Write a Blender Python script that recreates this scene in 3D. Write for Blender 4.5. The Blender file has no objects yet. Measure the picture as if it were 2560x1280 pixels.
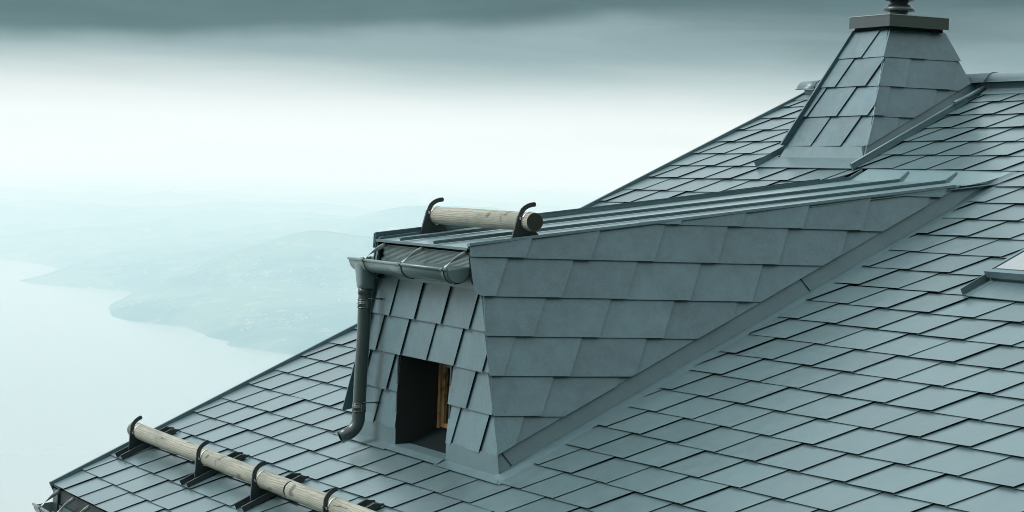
import bpy, math, random
import numpy as np
from mathutils import Matrix, Vector
from mathutils.bvhtree import BVHTree

# ------------------------------------------------------------------ camera, sky, sun, exposure
S = bpy.context.scene
COL = S.collection
random.seed(7)
CAM = Vector((13.6305, -6.0326, 1.6057))
cd = bpy.data.cameras.new('camera'); cam = bpy.data.objects.new('camera', cd); COL.objects.link(cam)
cd.sensor_width = 36.0; cd.lens = 83.3415; cd.clip_start = 0.1; cd.clip_end = 600000.0
RT = Vector((0.42744733, 0.90325046, 0.0377807)); DN = Vector((0.04296114, 0.02144864, -0.99884648)); FW = Vector((-0.90301889, 0.42857736, -0.0296365))
cam.matrix_world = Matrix(((RT.x, -DN.x, -FW.x, CAM.x), (RT.y, -DN.y, -FW.y, CAM.y), (RT.z, -DN.z, -FW.z, CAM.z), (0, 0, 0, 1)))
S.camera = cam
S.render.resolution_x, S.render.resolution_y = 1024, 512
S.view_settings.view_transform = 'Standard'; S.view_settings.look = 'None'
S.view_settings.gamma = 1.0; S.view_settings.use_curve_mapping = False
S.view_settings.exposure = 1.05
S.cycles.use_denoising = True
S.cycles.volume_bounces = 1
S.cycles.max_bounces = 6
S.cycles.filter_width = 0.95

SUN_AZ, SUN_EL = math.radians(242.0), math.radians(42.0)     # direction the light comes from, azimuth measured from +X
W = bpy.data.worlds.new('World'); S.world = W; W.use_nodes = True
nt = W.node_tree; nt.nodes.clear()

class NB:
    """tiny node-graph writer"""
    def __init__(s, tree): s.t = tree; s.n = tree.nodes; s.l = tree.links
    def node(s, typ, **kw):
        n = s.n.new(typ)
        for k, v in kw.items(): setattr(n, k, v)
        return n
    def put(s, sock, v):
        if hasattr(v, 'is_output'): s.l.new(v, sock)
        elif v is not None: sock.default_value = v
    def math(s, op, a, b=None, c=None):
        n = s.node('ShaderNodeMath', operation=op)
        for i, v in enumerate((a, b, c)):
            if v is not None: s.put(n.inputs[i], v)
        return n.outputs[0]
    def vmath(s, op, a, b=None):
        n = s.node('ShaderNodeVectorMath', operation=op)
        s.put(n.inputs[0], a)
        if b is not None: s.put(n.inputs[1], b)
        return n.outputs['Value'] if op in ('DOT_PRODUCT', 'LENGTH') else n.outputs[0]
    def step(s, v, a, b, lo=0.0, hi=1.0):
        n = s.node('ShaderNodeMapRange', interpolation_type='SMOOTHSTEP')
        s.put(n.inputs[0], v); s.put(n.inputs[1], a); s.put(n.inputs[2], b); s.put(n.inputs[3], lo); s.put(n.inputs[4], hi)
        return n.outputs[0]
    def mix(s, f, a, b, mode='MIX'):
        n = s.node('ShaderNodeMix', data_type='RGBA', blend_type=mode)
        s.put(n.inputs[0], f); s.put(n.inputs[6], a); s.put(n.inputs[7], b)
        return n.outputs[2]
    def noise(s, vec, scale, detail=3.0, rough=0.5, dist=0.0):
        n = s.node('ShaderNodeTexNoise'); s.put(n.inputs['Vector'], vec)
        n.inputs['Scale'].default_value = scale; n.inputs['Detail'].default_value = detail
        n.inputs['Roughness'].default_value = rough; n.inputs['Distortion'].default_value = dist
        return n.outputs[0]
    def scale(s, vec, xyz):
        return s.vmath('MULTIPLY', vec, xyz)

b = NB(nt)
tc = b.node('ShaderNodeTexCoord'); d = tc.outputs['Generated']
sep = b.node('ShaderNodeSeparateXYZ'); nt.links.new(d, sep.inputs[0])
el = b.math('MULTIPLY', b.math('ARCSINE', sep.outputs[2]), 57.29578)
side = b.vmath('DOT_PRODUCT', d, (0.4274, 0.9033, 0.0))
edge = b.math('ADD', b.math('MULTIPLY', b.math('SINE', b.math('MULTIPLY', side, 6.0)), 0.85), 3.92)
stre = b.noise(b.scale(d, (5.0, 5.0, 60.0)), 1.0, 4.0, 0.5)
wob = b.noise(b.scale(d, (16.0, 16.0, 30.0)), 1.0, 3.0, 0.5)
edge = b.math('ADD', edge, b.math('MULTIPLY', b.math('SUBTRACT', wob, 0.5), 0.55))
elw = b.math('ADD', el, b.math('MULTIPLY', b.math('SUBTRACT', stre, 0.5), 1.4))
K = 10.0
def kc(r, g, bl): return (r * K, g * K, bl * K, 1.0)
c = b.mix(b.step(elw, 1.3, 3.2), kc(.440, .482, .478), kc(.140, .190, .200))
c = b.mix(b.math('MULTIPLY', b.step(elw, 2.5, 5.0, 0.0, 0.95), b.step(side, -0.06, 0.16, 0.25, 1.0)), c, kc(.022, .043, .049))
c = b.mix(b.step(el, b.math('SUBTRACT', edge, 0.26), b.math('ADD', edge, 0.30)), c, kc(.026, .051, .055))
c = b.mix(b.step(elw, 5.3, 8.5), c, kc(.50, .555, .565))
c = b.mix(b.step(el, 14.0, 75.0), c, kc(.60, .665, .675))
cl2 = b.noise(b.scale(d, (9.0, 9.0, 70.0)), 1.0, 5.0, 0.6, 0.6)
c = b.mix(b.step(el, 2.4, 4.2), c, b.mix(1.0, c, b.math('ADD', b.math('MULTIPLY', cl2, 1.1), 0.45), 'MULTIPLY'))
c = b.mix(0.35, c, b.math('ADD', b.math('MULTIPLY', stre, 0.8), 0.6), 'MULTIPLY')
sky = b.node('ShaderNodeTexSky', sky_type='NISHITA'); sky.sun_disc = False
sky.sun_elevation = SUN_EL; sky.sun_rotation = math.radians(90.0) - SUN_AZ
c = b.mix(0.96, sky.outputs[0], c)
bg = b.node('ShaderNodeBackground'); bg.inputs[1].default_value = 0.1; nt.links.new(c, bg.inputs[0])
wo = b.node('ShaderNodeOutputWorld'); nt.links.new(bg.outputs[0], wo.inputs[0])

sd = bpy.data.lights.new('sun', 'SUN'); sd.energy = 1.5; sd.angle = math.radians(28.0); sd.color = (1.0, 0.985, 0.95)
sun = bpy.data.objects.new('sun', sd); COL.objects.link(sun)
sv = Vector((math.cos(SUN_AZ) * math.cos(SUN_EL), math.sin(SUN_AZ) * math.cos(SUN_EL), math.sin(SUN_EL)))
sun.rotation_euler = sv.to_track_quat('Z', 'Y').to_euler(); sun.location = sv * 30

# ------------------------------------------------------------------ materials
def new_mat(name):
    m = bpy.data.materials.new(name); m.use_nodes = True
    q = NB(m.node_tree); p = m.node_tree.nodes['Principled BSDF']
    return m, q, p

def coat(name, col, rough=0.45, spec=0.5, mott=0.12, grain=0.12, tilevar=0.12, bump=0.25, metal=0.0):
    """weathered colour-coated aluminium sheet"""
    m, q, p = new_mat(name)
    g = q.node('ShaderNodeNewGeometry'); pos = g.outputs['Position']
    oi = q.node('ShaderNodeObjectInfo')
    rnd = q.math('FRACT', q.math('ADD', oi.outputs['Random'], g.outputs['Random Per Island']))
    big = q.step(q.noise(pos, 3.1, 4.0, 0.6, 0.4), 0.28, 0.72)
    med = q.step(q.noise(pos, 13.0, 4.0, 0.62), 0.28, 0.72)
    fin = q.step(q.noise(pos, 150.0, 2.0, 0.6), 0.25, 0.75)
    stk = q.noise(q.scale(pos, (30.0, 2.5, 2.5)), 1.0, 3.0, 0.6)
    spk = q.step(q.noise(pos, 95.0, 1.0, 0.5), 0.70, 0.78)
    f = q.math('ADD', 1.0 - 0.5 * (mott + grain + tilevar) - 0.5 * mott,
               q.math('ADD', q.math('MULTIPLY', big, mott), q.math('ADD', q.math('MULTIPLY', med, mott),
               q.math('ADD', q.math('MULTIPLY', fin, grain), q.math('MULTIPLY', rnd, tilevar)))))
    f = q.math('ADD', f, q.math('MULTIPLY', spk, 0.9 * grain))
    f = q.math('ADD', f, q.math('MULTIPLY', q.math('SUBTRACT', stk, 0.5), 1.1 * mott))
    base = q.node('ShaderNodeRGB'); base.outputs[0].default_value = (*col, 1)
    q.l.new(q.mix(1.0, base.outputs[0], f, 'MULTIPLY'), p.inputs['Base Color'])
    q.l.new(q.math('ADD', rough - 0.025, q.math('MULTIPLY', med, 0.05)), p.inputs['Roughness'])
    p.inputs['Specular IOR Level'].default_value = spec; p.inputs['Metallic'].default_value = metal
    h = q.math('ADD', q.math('MULTIPLY', q.noise(pos, 6.0, 2.0, 0.5), 1.0), q.math('MULTIPLY', fin, 0.012))
    bp = q.node('ShaderNodeBump'); bp.inputs['Strength'].default_value = bump; bp.inputs['Distance'].default_value = 0.012
    q.l.new(h, bp.inputs['Height']); q.l.new(bp.outputs[0], p.inputs['Normal'])
    return m

def plain(name, col, rough=0.5, metal=0.0, var=0.15, scale=20.0, spec=0.5):
    m, q, p = new_mat(name)
    g = q.node('ShaderNodeNewGeometry')
    n = q.noise(g.outputs['Position'], scale, 4.0, 0.6)
    base = q.node('ShaderNodeRGB'); base.outputs[0].default_value = (*col, 1)
    q.l.new(q.mix(1.0, base.outputs[0], q.math('ADD', 1.0 - var, q.math('MULTIPLY', n, 2 * var)), 'MULTIPLY'), p.inputs['Base Color'])
    p.inputs['Roughness'].default_value = rough; p.inputs['Metallic'].default_value = metal
    p.inputs['Specular IOR Level'].default_value = spec
    return m

M = {}
M['roof'] = coat('shingle_coat', (0.116, 0.186, 0.202), 0.34, spec=0.9, bump=0.18, tilevar=0.20, mott=0.07, grain=0.09, metal=0.52)
M['wall'] = coat('wall_shingle_coat', (0.074, 0.130, 0.148), 0.44, spec=0.6, grain=0.34, mott=0.19, tilevar=0.22, metal=0.12)
M['flash'] = coat('flashing_coat', (0.078, 0.134, 0.150), 0.42, spec=0.7, tilevar=0.04, mott=0.13, grain=0.14, metal=0.2)
M['pan'] = coat('seam_roof_coat', (0.115, 0.190, 0.206), 0.30, spec=1.0, tilevar=0.05, bump=0.02, grain=0.02, mott=0.05)
M['gutter'] = plain('gutter_coat', (0.105, 0.155, 0.162), 0.27, var=0.05, scale=2.5)
M['pipe'] = plain('downpipe_coat', (0.040, 0.060, 0.060), 0.27, var=0.05, scale=2.5)
M['bracket'] = coat('bracket_coat', (0.018, 0.027, 0.029), 0.40, mott=0.08, grain=0.05, tilevar=0.04, bump=0.05)
M['cap'] = plain('chimney_cap_coat', (0.090, 0.104, 0.106), 0.25, 0.5, var=0.06, scale=2.0)
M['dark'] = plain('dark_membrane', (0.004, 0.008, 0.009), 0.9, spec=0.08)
M['flue'] = plain('dark_flue_steel', (0.015, 0.023, 0.025), 0.32)
M['vent'] = plain('vent_strip_plastic', (0.22, 0.29, 0.295), 0.45)
M['ventdark'] = plain('eave_vent_strip', (0.055, 0.07, 0.07), 0.45)
M['zinc'] = plain('bright_zinc_strap', (0.62, 0.64, 0.62), 0.35, 0.6)
M['steel'] = plain('pale_gutter_strap', (0.34, 0.40, 0.40), 0.35, 0.2)
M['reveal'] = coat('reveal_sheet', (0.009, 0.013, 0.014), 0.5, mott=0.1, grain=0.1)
M['plaster'] = plain('dark_timber_wall', (0.045, 0.045, 0.042), 0.8)
M['white_pane'] = plain('skylight_glass', (0.22, 0.25, 0.26), 0.22, spec=0.5, var=0.03)
m, q, p = new_mat('window_glass'); p.inputs['Base Color'].default_value = (0.006, 0.008, 0.008, 1); p.inputs['Roughness'].default_value = 0.05
M['glass'] = m

def wood_mat(name, light, dark, axis_scale, ring=False):
    m, q, p = new_mat(name)
    t = q.node('ShaderNodeTexCoord'); v = t.outputs['Object']
    st = q.scale(v, axis_scale)
    warp = q.noise(st, 1.3, 4.0, 0.6, 0.6)
    w = q.node('ShaderNodeTexWave', wave_type='BANDS', bands_direction='Z')
    q.l.new(q.vmath('ADD', st, q.scale(q.node('ShaderNodeTexNoise').outputs[1], (0, 0, 0))), w.inputs['Vector'])
    w.inputs['Scale'].default_value = 1.6; w.inputs['Distortion'].default_value = 9.0; w.inputs['Detail'].default_value = 3.0; w.inputs['Detail Scale'].default_value = 0.9
    grain = q.step(w.outputs[1], 0.05, 0.45)
    fine = q.noise(q.scale(v, (6.0, 160.0, 160.0)), 1.0, 3.0, 0.7)
    crack = q.step(q.noise(q.scale(v, (1.6, 34.0, 34.0)), 1.0, 3.0, 0.6, 0.3), 0.70, 0.735)
    knot = q.step(q.noise(q.scale(v, (7.0, 12.0, 12.0)), 1.0, 1.0, 0.4), 0.66, 0.74)
    grey = q.noise(q.scale(v, (2.5, 9.0, 9.0)), 1.0, 3.0, 0.6)
    c0 = q.mix(q.math('MULTIPLY', q.math('SUBTRACT', 1.0, grain), 0.5), (*light, 1), (*dark, 1))
    c0 = q.mix(q.math('MULTIPLY', fine, 0.35), c0, (*dark, 1))
    c0 = q.mix(q.math('MULTIPLY', q.step(grey, 0.42, 0.70), 0.6), c0, (0.15, 0.165, 0.135, 1))
    c0 = q.mix(q.math('MULTIPLY', knot, 0.7), c0, (0.05, 0.045, 0.035, 1))
    c0 = q.mix(q.math('MULTIPLY', crack, 0.85), c0, (0.018, 0.017, 0.014, 1))
    q.l.new(c0, p.inputs['Base Color']); p.inputs['Roughness'].default_value = 0.75; p.inputs['Specular IOR Level'].default_value = 0.25
    bp = q.node('ShaderNodeBump'); bp.inputs['Strength'].default_value = 0.5; bp.inputs['Distance'].default_value = 0.004
    q.l.new(q.math('SUBTRACT', fine, q.math('MULTIPLY', crack, 2.0)), bp.inputs['Height']); q.l.new(bp.outputs[0], p.inputs['Normal'])
    return m
M['log'] = wood_mat('weathered_log', (0.335, 0.335, 0.280), (0.085, 0.088, 0.073), (2.2, 16.0, 16.0))
M['frame_wood'] = wood_mat('oiled_window_wood', (0.40, 0.225, 0.085), (0.24, 0.12, 0.042), (30.0, 30.0, 2.0))
m, q, p = new_mat('log_end_grain')
t = q.node('ShaderNodeTexCoord'); v = q.scale(t.outputs['Object'], (0, 1, 1))
r = q.vmath('LENGTH', v); sp = q.node('ShaderNodeSeparateXYZ'); q.l.new(v, sp.inputs[0])
ang = q.math('ARCTAN2', sp.outputs[1], sp.outputs[2])
rings = q.math('SINE', q.math('ADD', q.math('MULTIPLY', r, 900.0), q.math('MULTIPLY', q.noise(v, 30.0), 6.0)))
comb = q.node('ShaderNodeCombineXYZ'); q.l.new(ang, comb.inputs[0])
rays = q.step(q.noise(q.scale(comb.outputs[0], (6.0, 0, 0)), 1.0, 2.0, 0.6), 0.60, 0.68)
cc = q.mix(q.math('ADD', 0.5, q.math('MULTIPLY', rings, 0.25)), (0.008, 0.011, 0.007, 1), (0.026, 0.030, 0.018, 1))
cc = q.mix(q.math('MULTIPLY', rays, 0.5), cc, (0.012, 0.013, 0.009, 1))
cc = q.mix(q.step(r, 0.046, 0.057), cc, (0.040, 0.042, 0.028, 1))
q.l.new(cc, p.inputs['Base Color']); p.inputs['Roughness'].default_value = 0.85
M['log_end'] = m

# ------------------------------------------------------------------ mesh helpers
def mesh_data(name, v, f, mats, mi=None, smooth=False):
    me = bpy.data.meshes.new(name); me.from_pydata([tuple(x) for x in v], [], f); me.update()
    for mm in (mats if isinstance(mats, (list, tuple)) else [mats]): me.materials.append(mm)
    if mi is not None: me.polygons.foreach_set('material_index', mi)
    if smooth: me.polygons.foreach_set('use_smooth', [True] * len(me.polygons))
    return me
def obj(name, me, parent=None, label=None, cat=None, group=None, kind=None, mw=None):
    o = bpy.data.objects.new(name, me); COL.objects.link(o)
    if mw is not None: o.matrix_local = mw
    if parent is not None:
        o.parent = parent
        o.matrix_parent_inverse = PINV[parent.name]
    PINV[o.name] = Matrix() if mw is None else mw.inverted()
    if label: o['label'] = label
    if cat: o['category'] = cat
    if group: o['group'] = group
    if kind: o['kind'] = kind
    return o
PINV = {}
def thing(name, loc, label, cat, group=None):
    o = bpy.data.objects.new(name, None); COL.objects.link(o); o.location = loc; o.empty_display_size = 0.2
    o['label'] = label; o['category'] = cat
    if group: o['group'] = group
    PINV[o.name] = Matrix.Translation(Vector(loc)).inverted()
    return o
class MB:
    """collects simple solids into one mesh"""
    def __init__(s): s.v = []; s.f = []; s.sm = []
    def add(s, v, f, smooth=False):
        o = len(s.v); s.v += [Vector(x) for x in v]; s.f += [tuple(i + o for i in q) for q in f]; s.sm += [smooth] * len(f); return s
    def box(s, x0, x1, y0, y1, z0, z1, fr=None):
        v = [Vector((x, y, z)) for z in (z0, z1) for y in (y0, y1) for x in (x0, x1)]
        if fr: v = [fr @ q for q in v]
        return s.add(v, [(0, 2, 3, 1), (4, 5, 7, 6), (0, 1, 5, 4), (2, 6, 7, 3), (0, 4, 6, 2), (1, 3, 7, 5)])
    def prism(s, top, off):
        """polygon (3-D points, outward side first) and its copy moved by off"""
        n = len(top); top = [Vector(x) for x in top]; off = Vector(off)
        v = top + [x + off for x in top]
        return s.add(v, [tuple(range(n)), tuple(range(2 * n - 1, n - 1, -1))] + [(i, i + n, (i + 1) % n + n, (i + 1) % n) for i in range(n)])
    def sheet(s, pts, t, nrm):
        return s.prism(pts, -Vector(nrm) * t)
    def tube(s, path, rad, n=14, cap=True, smooth=True):
        path = [Vector(x) for x in path]; rad = rad if isinstance(rad, (list, tuple)) else [rad] * len(path)
        v = []; f = []; up = None
        for i, c in enumerate(path):
            t = (path[min(i + 1, len(path) - 1)] - path[max(i - 1, 0)]).normalized()
            if up is None: up = Vector((0, 0, 1)) if abs(t.z) < .9 else Vector((1, 0, 0))
            a = (up - t * up.dot(t)).normalized(); bb = t.cross(a); up = a
            for k in range(n):
                an = 2 * math.pi * k / n; v.append(c + (a * math.cos(an) + bb * math.sin(an)) * rad[i])
        for i in range(len(path) - 1):
            for k in range(n):
                f.append((i * n + k, i * n + (k + 1) % n, (i + 1) * n + (k + 1) % n, (i + 1) * n + k))
        s.add(v, f, smooth)
        if cap:
            s.f.append(tuple(len(s.v) - len(v) + k for k in reversed(range(n)))); s.sm.append(False)
            s.f.append(tuple(len(s.v) - n + k for k in range(n))); s.sm.append(False)
        return s
    def strip(s, left, right, t, smooth=False):
        """ribbon with thickness between two point lists"""
        n = len(left); v = []
        for i in range(n):
            l, r = Vector(left[i]), Vector(right[i]); j = min(i + 1, n - 1); k = max(i - 1, 0)
            tg = (Vector(left[j]) + Vector(right[j]) - Vector(left[k]) - Vector(right[k])).normalized()
            nm = (r - l).cross(tg).normalized() * t * .5
            v += [l + nm, r + nm, r - nm, l - nm]
        f = []
        for i in range(n - 1):
            for k in range(4): f.append((4 * i + k, 4 * i + (k + 1) % 4, 4 * i + 4 + (k + 1) % 4, 4 * i + 4 + k))
        f += [(3, 2, 1, 0), tuple(4 * (n - 1) + k for k in range(4))]
        return s.add(v, f, smooth)
    def data(s, name, mat):
        me = mesh_data(name, s.v, s.f, mat); me.polygons.foreach_set('use_smooth', s.sm); me.update(); return me
    def build(s, name, mat, parent=None, **kw): return obj(name, s.data(name, mat), parent, **kw)

def clip(poly, a, bb, cc):
    """keep a*x + b*y <= c"""
    out = []
    for i in range(len(poly)):
        p0, p1 = poly[i], poly[(i + 1) % len(poly)]
        d0, d1 = a * p0[0] + bb * p0[1] - cc, a * p1[0] + bb * p1[1] - cc
        if d0 <= 0: out.append(p0)
        if (d0 < 0 < d1) or (d1 < 0 < d0):
            t = d0 / (d0 - d1); out.append((p0[0] + t * (p1[0] - p0[0]), p0[1] + t * (p1[1] - p0[1])))
    return out
def area(poly): return 0.5 * abs(sum(poly[i][0] * poly[(i + 1) % len(poly)][1] - poly[(i + 1) % len(poly)][0] * poly[i][1] for i in range(len(poly))))

TW, TH, SHEAR, OVER = 0.42, 0.24, 0.10, 0.275          # shingle width, exposed height, joint slant, overlap length
def tile_geo(poly, rise=0.0080, fall=0.048):
    """thin folded sheet: right side and lower edge stand proud of the neighbours below"""
    def h(x, y): return rise * x / TW - fall * y
    n = len(poly); v = [(x, y, h(x, y)) for x, y in poly]
    v += [(x + (-0.003 if x > TW * .9 else 0), y + (0.009 if y < 1e-4 else 0), h(x, y) - (0.0052 if y < 1e-4 else 0.0018)) for x, y in poly]
    return v, [tuple(range(n)), tuple(range(2 * n - 1, n - 1, -1))] + [(i, i + n, (i + 1) % n + n, (i + 1) % n) for i in range(n)]
def full_tile(th=TH, shear=SHEAR):
    k = shear / th
    return [(-0.018, 0.0), (TW, 0.0), (TW + k * OVER, OVER), (-0.018 + k * OVER, OVER)]

class Field:
    """a field of shingles on one plane: frame (origin, ex, ey, ez), rows along ex"""
    def __init__(s, fr, name, mat, rise=0.0080, fall=0.048):
        s.fr = fr; s.name = name; s.mat = mat; s.rf = (rise, fall); s.g = tile_geo(full_tile(), rise, fall); s.full = mesh_data(name, s.g[0], s.g[1], mat); s.items = []
    def row(s, y0, x_first, x0, x1, planes, tag=None):
        """planes: list of convex regions, each a list of (a,b,c) half planes in field coordinates"""
        k = math.floor((x0 - x_first) / TW) - 1
        while x_first + k * TW < x1:
            ox = x_first + k * TW; k += 1
            base = full_tile(); A0 = area(base)
            for reg in planes:
                poly = base
                for (a, bb, cc) in reg:
                    poly = clip(poly, a, bb, cc - a * ox - bb * y0)
                    if len(poly) < 3: break
                if len(poly) < 3 or area(poly) < 0.0012 or min(q[1] for q in poly) > TH * .98: continue
                s.items.append((ox, y0, None if area(poly) > A0 - 1e-6 else poly))
    def matrix(s, it):
        j = Matrix.Rotation(random.uniform(-.004, .004), 4, 'Z') @ Matrix.Rotation(random.uniform(-.006, .006), 4, 'Y') @ Matrix.Rotation(random.uniform(-.004, .004), 4, 'X')
        return s.fr @ Matrix.Translation((it[0] + random.uniform(-.002, .002), it[1] + random.uniform(-.0012, .0012), random.uniform(-.0008, .0008))) @ j
    def emit(s, parent, keep=None, rest=None):
        joint = MB()
        for i, it in enumerate(s.items):
            mw = s.matrix(it)
            if keep is None or i in keep:
                me = s.full if it[2] is None else mesh_data(s.name, *tile_geo(it[2], *s.rf), s.mat)
                o = bpy.data.objects.new(s.name, me); COL.objects.link(o); o.matrix_local = mw
                o.parent = parent; o.matrix_parent_inverse = PINV[parent.name]
            else:
                g = s.g if it[2] is None else tile_geo(it[2], *s.rf)
                joint.add([mw @ Vector(q) for q in g[0]], g[1])
        if joint.v:
            joint.build(rest, s.mat, parent, kind='stuff')
def frame(o, ex, ey):
    ex = Vector(ex).normalized(); ey = Vector(ey); ey = (ey - ex * ex.dot(ey)).normalized(); ez = ex.cross(ey)
    return Matrix(((ex.x, ey.x, ez.x, o[0]), (ex.y, ey.y, ez.y, o[1]), (ex.z, ey.z, ez.z, o[2]), (0, 0, 0, 1)))

TH_R = math.radians(26.6); C_, S_ = math.cos(TH_R), math.sin(TH_R)
RF = frame((0, 0, 0), (1, 0, 0), (0, C_, S_))                     # main roof: x along the eave, y up the slope, z off the roof
def R(u, s, n=0.0): return RF @ Vector((u, s, n))
RN = Vector((0, -S_, C_))

# ------------------------------------------------------------------ far country: lake, land, hillside, haze
LAKE = -650.0
def land_height(x, y):
    """metres above the lake on a grid (km in)"""
    shore = np.array([(-2.0, 4.6), (-4.2, 3.95), (-5.9, 3.5), (-7.1, 3.3), (-8.235, 3.015), (-8.429, 2.94), (-8.532, 2.965), (-8.562, 2.885), (-8.854, 3.0), (-9.039, 2.98), (-9.316, 3.016),
        (-9.609, 3.067), (-9.859, 2.988), (-9.985, 2.931), (-10.309, 2.932), (-10.886, 3.081), (-11.232, 3.189), (-11.676, 3.373), (-12.416, 3.652), (-12.636, 3.609), (-12.798, 3.441),
        (-13.119, 3.309), (-13.397, 3.241), (-14.06, 3.554), (-14.89, 3.899), (-15.503, 3.992), (-16.333, 3.987), (-16.624, 3.898), (-19.0, 3.7), (-24.0, 2.6), (-40.0, 1.5), (-150.0, 0.0), (-150.0, 120.0), (-2.0, 120.0)])
    inside = np.zeros(x.shape, bool); dist = np.full(x.shape, 1e9)
    n = len(shore)
    for i in range(n):
        (x0, y0), (x1, y1) = shore[i], shore[(i + 1) % n]
        cr = ((y0 > y) != (y1 > y)) & (x < (x1 - x0) * (y - y0) / (y1 - y0 + 1e-12) + x0); inside ^= cr
        dx, dy = x1 - x0, y1 - y0; t = np.clip(((x - x0) * dx + (y - y0) * dy) / (dx * dx + dy * dy), 0, 1)
        if i < n - 4: dist = np.minimum(dist, np.hypot(x - x0 - t * dx, y - y0 - t * dy))
    rng = np.random.RandomState(3); nz = np.zeros(x.shape); amp = 1.0
    for o in range(5):
        for _ in range(3):
            a = rng.uniform(0, 6.28); kk = 1.1 * 1.9 ** o; nz += amp * np.sin(kk * (x * np.cos(a) + y * np.sin(a)) * 2.0 + rng.uniform(0, 6.28)) / 3
        amp *= 0.55
    h = 300 * (1 - np.exp(-dist / 1.5)) * (1 + 0.25 * nz) + 70 * (1 - np.exp(-dist / .15)) * (0.5 + .35 * nz)
    h += 230 * np.exp(-(((x + 11.45) / .75) ** 2 + ((y - 4.15) / .7) ** 2)) * (1 - np.exp(-dist / .35))
    h += 130 * np.exp(-(((x + 14.6) / 1.6) ** 2 + ((y - 6.6) / 1.1) ** 2))
    h += 260 * (1 - np.exp(-np.maximum(dist - 6, 0) / 9.0))
    return np.where(inside, np.maximum(h, 2.0), -25.0 * np.minimum(1, dist / .12) - 1.0)

def grid_mesh(name, xs, ys, zf, mat, **kw):
    X, Y = np.meshgrid(xs, ys); Z = zf(X, Y); nx, ny = len(xs), len(ys)
    v = np.stack([X.ravel(), Y.ravel(), Z.ravel()], 1)
    i = (np.arange(ny - 1)[:, None] * nx + np.arange(nx - 1)[None]).ravel()
    f = np.stack([i, i + 1, i + 1 + nx, i + nx], 1)
    me = bpy.data.meshes.new(name); me.from_pydata(v.tolist(), [], f.tolist()); me.update()
    me.polygons.foreach_set('use_smooth', [True] * len(me.polygons)); me.materials.append(mat)
    return obj(name, me, **kw)

m, q, p = new_mat('far_land')
g = q.node('ShaderNodeNewGeometry'); pos = g.outputs['Position']
n1 = q.noise(pos, 0.0016, 5.0, 0.6, 0.5); n2 = q.noise(pos, 0.006, 4.0, 0.6); n3 = q.noise(pos, 0.03, 2.0, 0.5)
cc = q.mix(q.step(n1, 0.42, 0.56), (0.022, 0.045, 0.042, 1), (0.075, 0.11, 0.075, 1))
cc = q.mix(q.step(n2, 0.55, 0.68), cc, (0.17, 0.18, 0.13, 1))
vo = q.node('ShaderNodeTexVoronoi', feature='DISTANCE_TO_EDGE'); q.l.new(q.vmath('ADD', pos, q.scale(q.node('ShaderNodeCombineXYZ').outputs[0], (1, 1, 1))), vo.inputs['Vector']); vo.inputs['Scale'].default_value = 0.0022
cc = q.mix(q.math('MULTIPLY', q.step(vo.outputs[0], 0.035, 0.012), 0.09), cc, (0.45, 0.53, 0.46, 1))
cc = q.mix(q.math('MULTIPLY', q.step(n3, 0.66, 0.72), q.step(n2, 0.48, 0.56)), cc, (0.42, 0.39, 0.35, 1))
q.l.new(cc, p.inputs['Base Color']); p.inputs['Roughness'].default_value = 0.9; p.inputs['Specular IOR Level'].default_value = 0.1
M['land'] = m
m, q, p = new_mat('lake_water')
g = q.node('ShaderNodeNewGeometry'); pos = g.outputs['Position']
p.inputs['Base Color'].default_value = (0.24, 0.275, 0.27, 1); p.inputs['Roughness'].default_value = 0.16; p.inputs['IOR'].default_value = 1.33
bp = q.node('ShaderNodeBump'); bp.inputs['Strength'].default_value = 0.15; bp.inputs['Distance'].default_value = 1.0
q.l.new(q.noise(pos, 0.02, 3.0, 0.6), bp.inputs['Height']); q.l.new(bp.outputs[0], p.inputs['Normal'])
M['lake'] = m
m, q, p = new_mat('meadow_and_forest')
g = q.node('ShaderNodeNewGeometry'); pos = g.outputs['Position']
cc = q.mix(q.step(q.noise(pos, 0.05, 5.0, 0.6), 0.40, 0.55), (0.025, 0.042, 0.020, 1), (0.060, 0.085, 0.035, 1))
q.l.new(cc, p.inputs['Base Color']); p.inputs['Roughness'].default_value = 0.95
M['meadow'] = m

MB().add([(-180000, -140000, LAKE), (30000, -140000, LAKE), (30000, 140000, LAKE), (-180000, 140000, LAKE)], [(0, 1, 2, 3)]).build(
    'lake', M['lake'], kind='structure', label='pale misty lake filling the lower left behind the roof')
xs = np.concatenate([-np.geomspace(60000, 18200, 60), np.arange(-18100, -5900, 60.0), np.linspace(-5800, -2100, 14)])
ys = np.concatenate([np.arange(2500, 7600, 50.0), np.geomspace(7700, 60000, 90)])
grid_mesh('shore_hills', xs, ys, lambda X, Y: LAKE + land_height(X / 1000, Y / 1000), M['land'], kind='structure',
          label='hazy headlands and hills along the far lake shore')
def slope_z(X, Y):
    down = np.maximum(0, -(X + 9.0)); up = np.clip(X - 26.0, 0, 82)  # up: unseen rise behind the camera, heightened to darken walls facing it
    z = -7.2 - np.minimum(down * 0.47, 660) + up * 0.82
    return z + 0.25 * np.sin(X * .31) * np.cos(Y * .27) - np.maximum(0, np.abs(Y) - 60) * 0.02 * (X < 34)
grid_mesh('hillside', np.concatenate([np.linspace(-1420, -120, 40), np.linspace(-100, 112, 70)]), np.linspace(-700, 700, 90), slope_z, M['meadow'], kind='structure',
          label='steep grassy hillside below the house, with an unseen rise shaped to darken the near walls')

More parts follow.
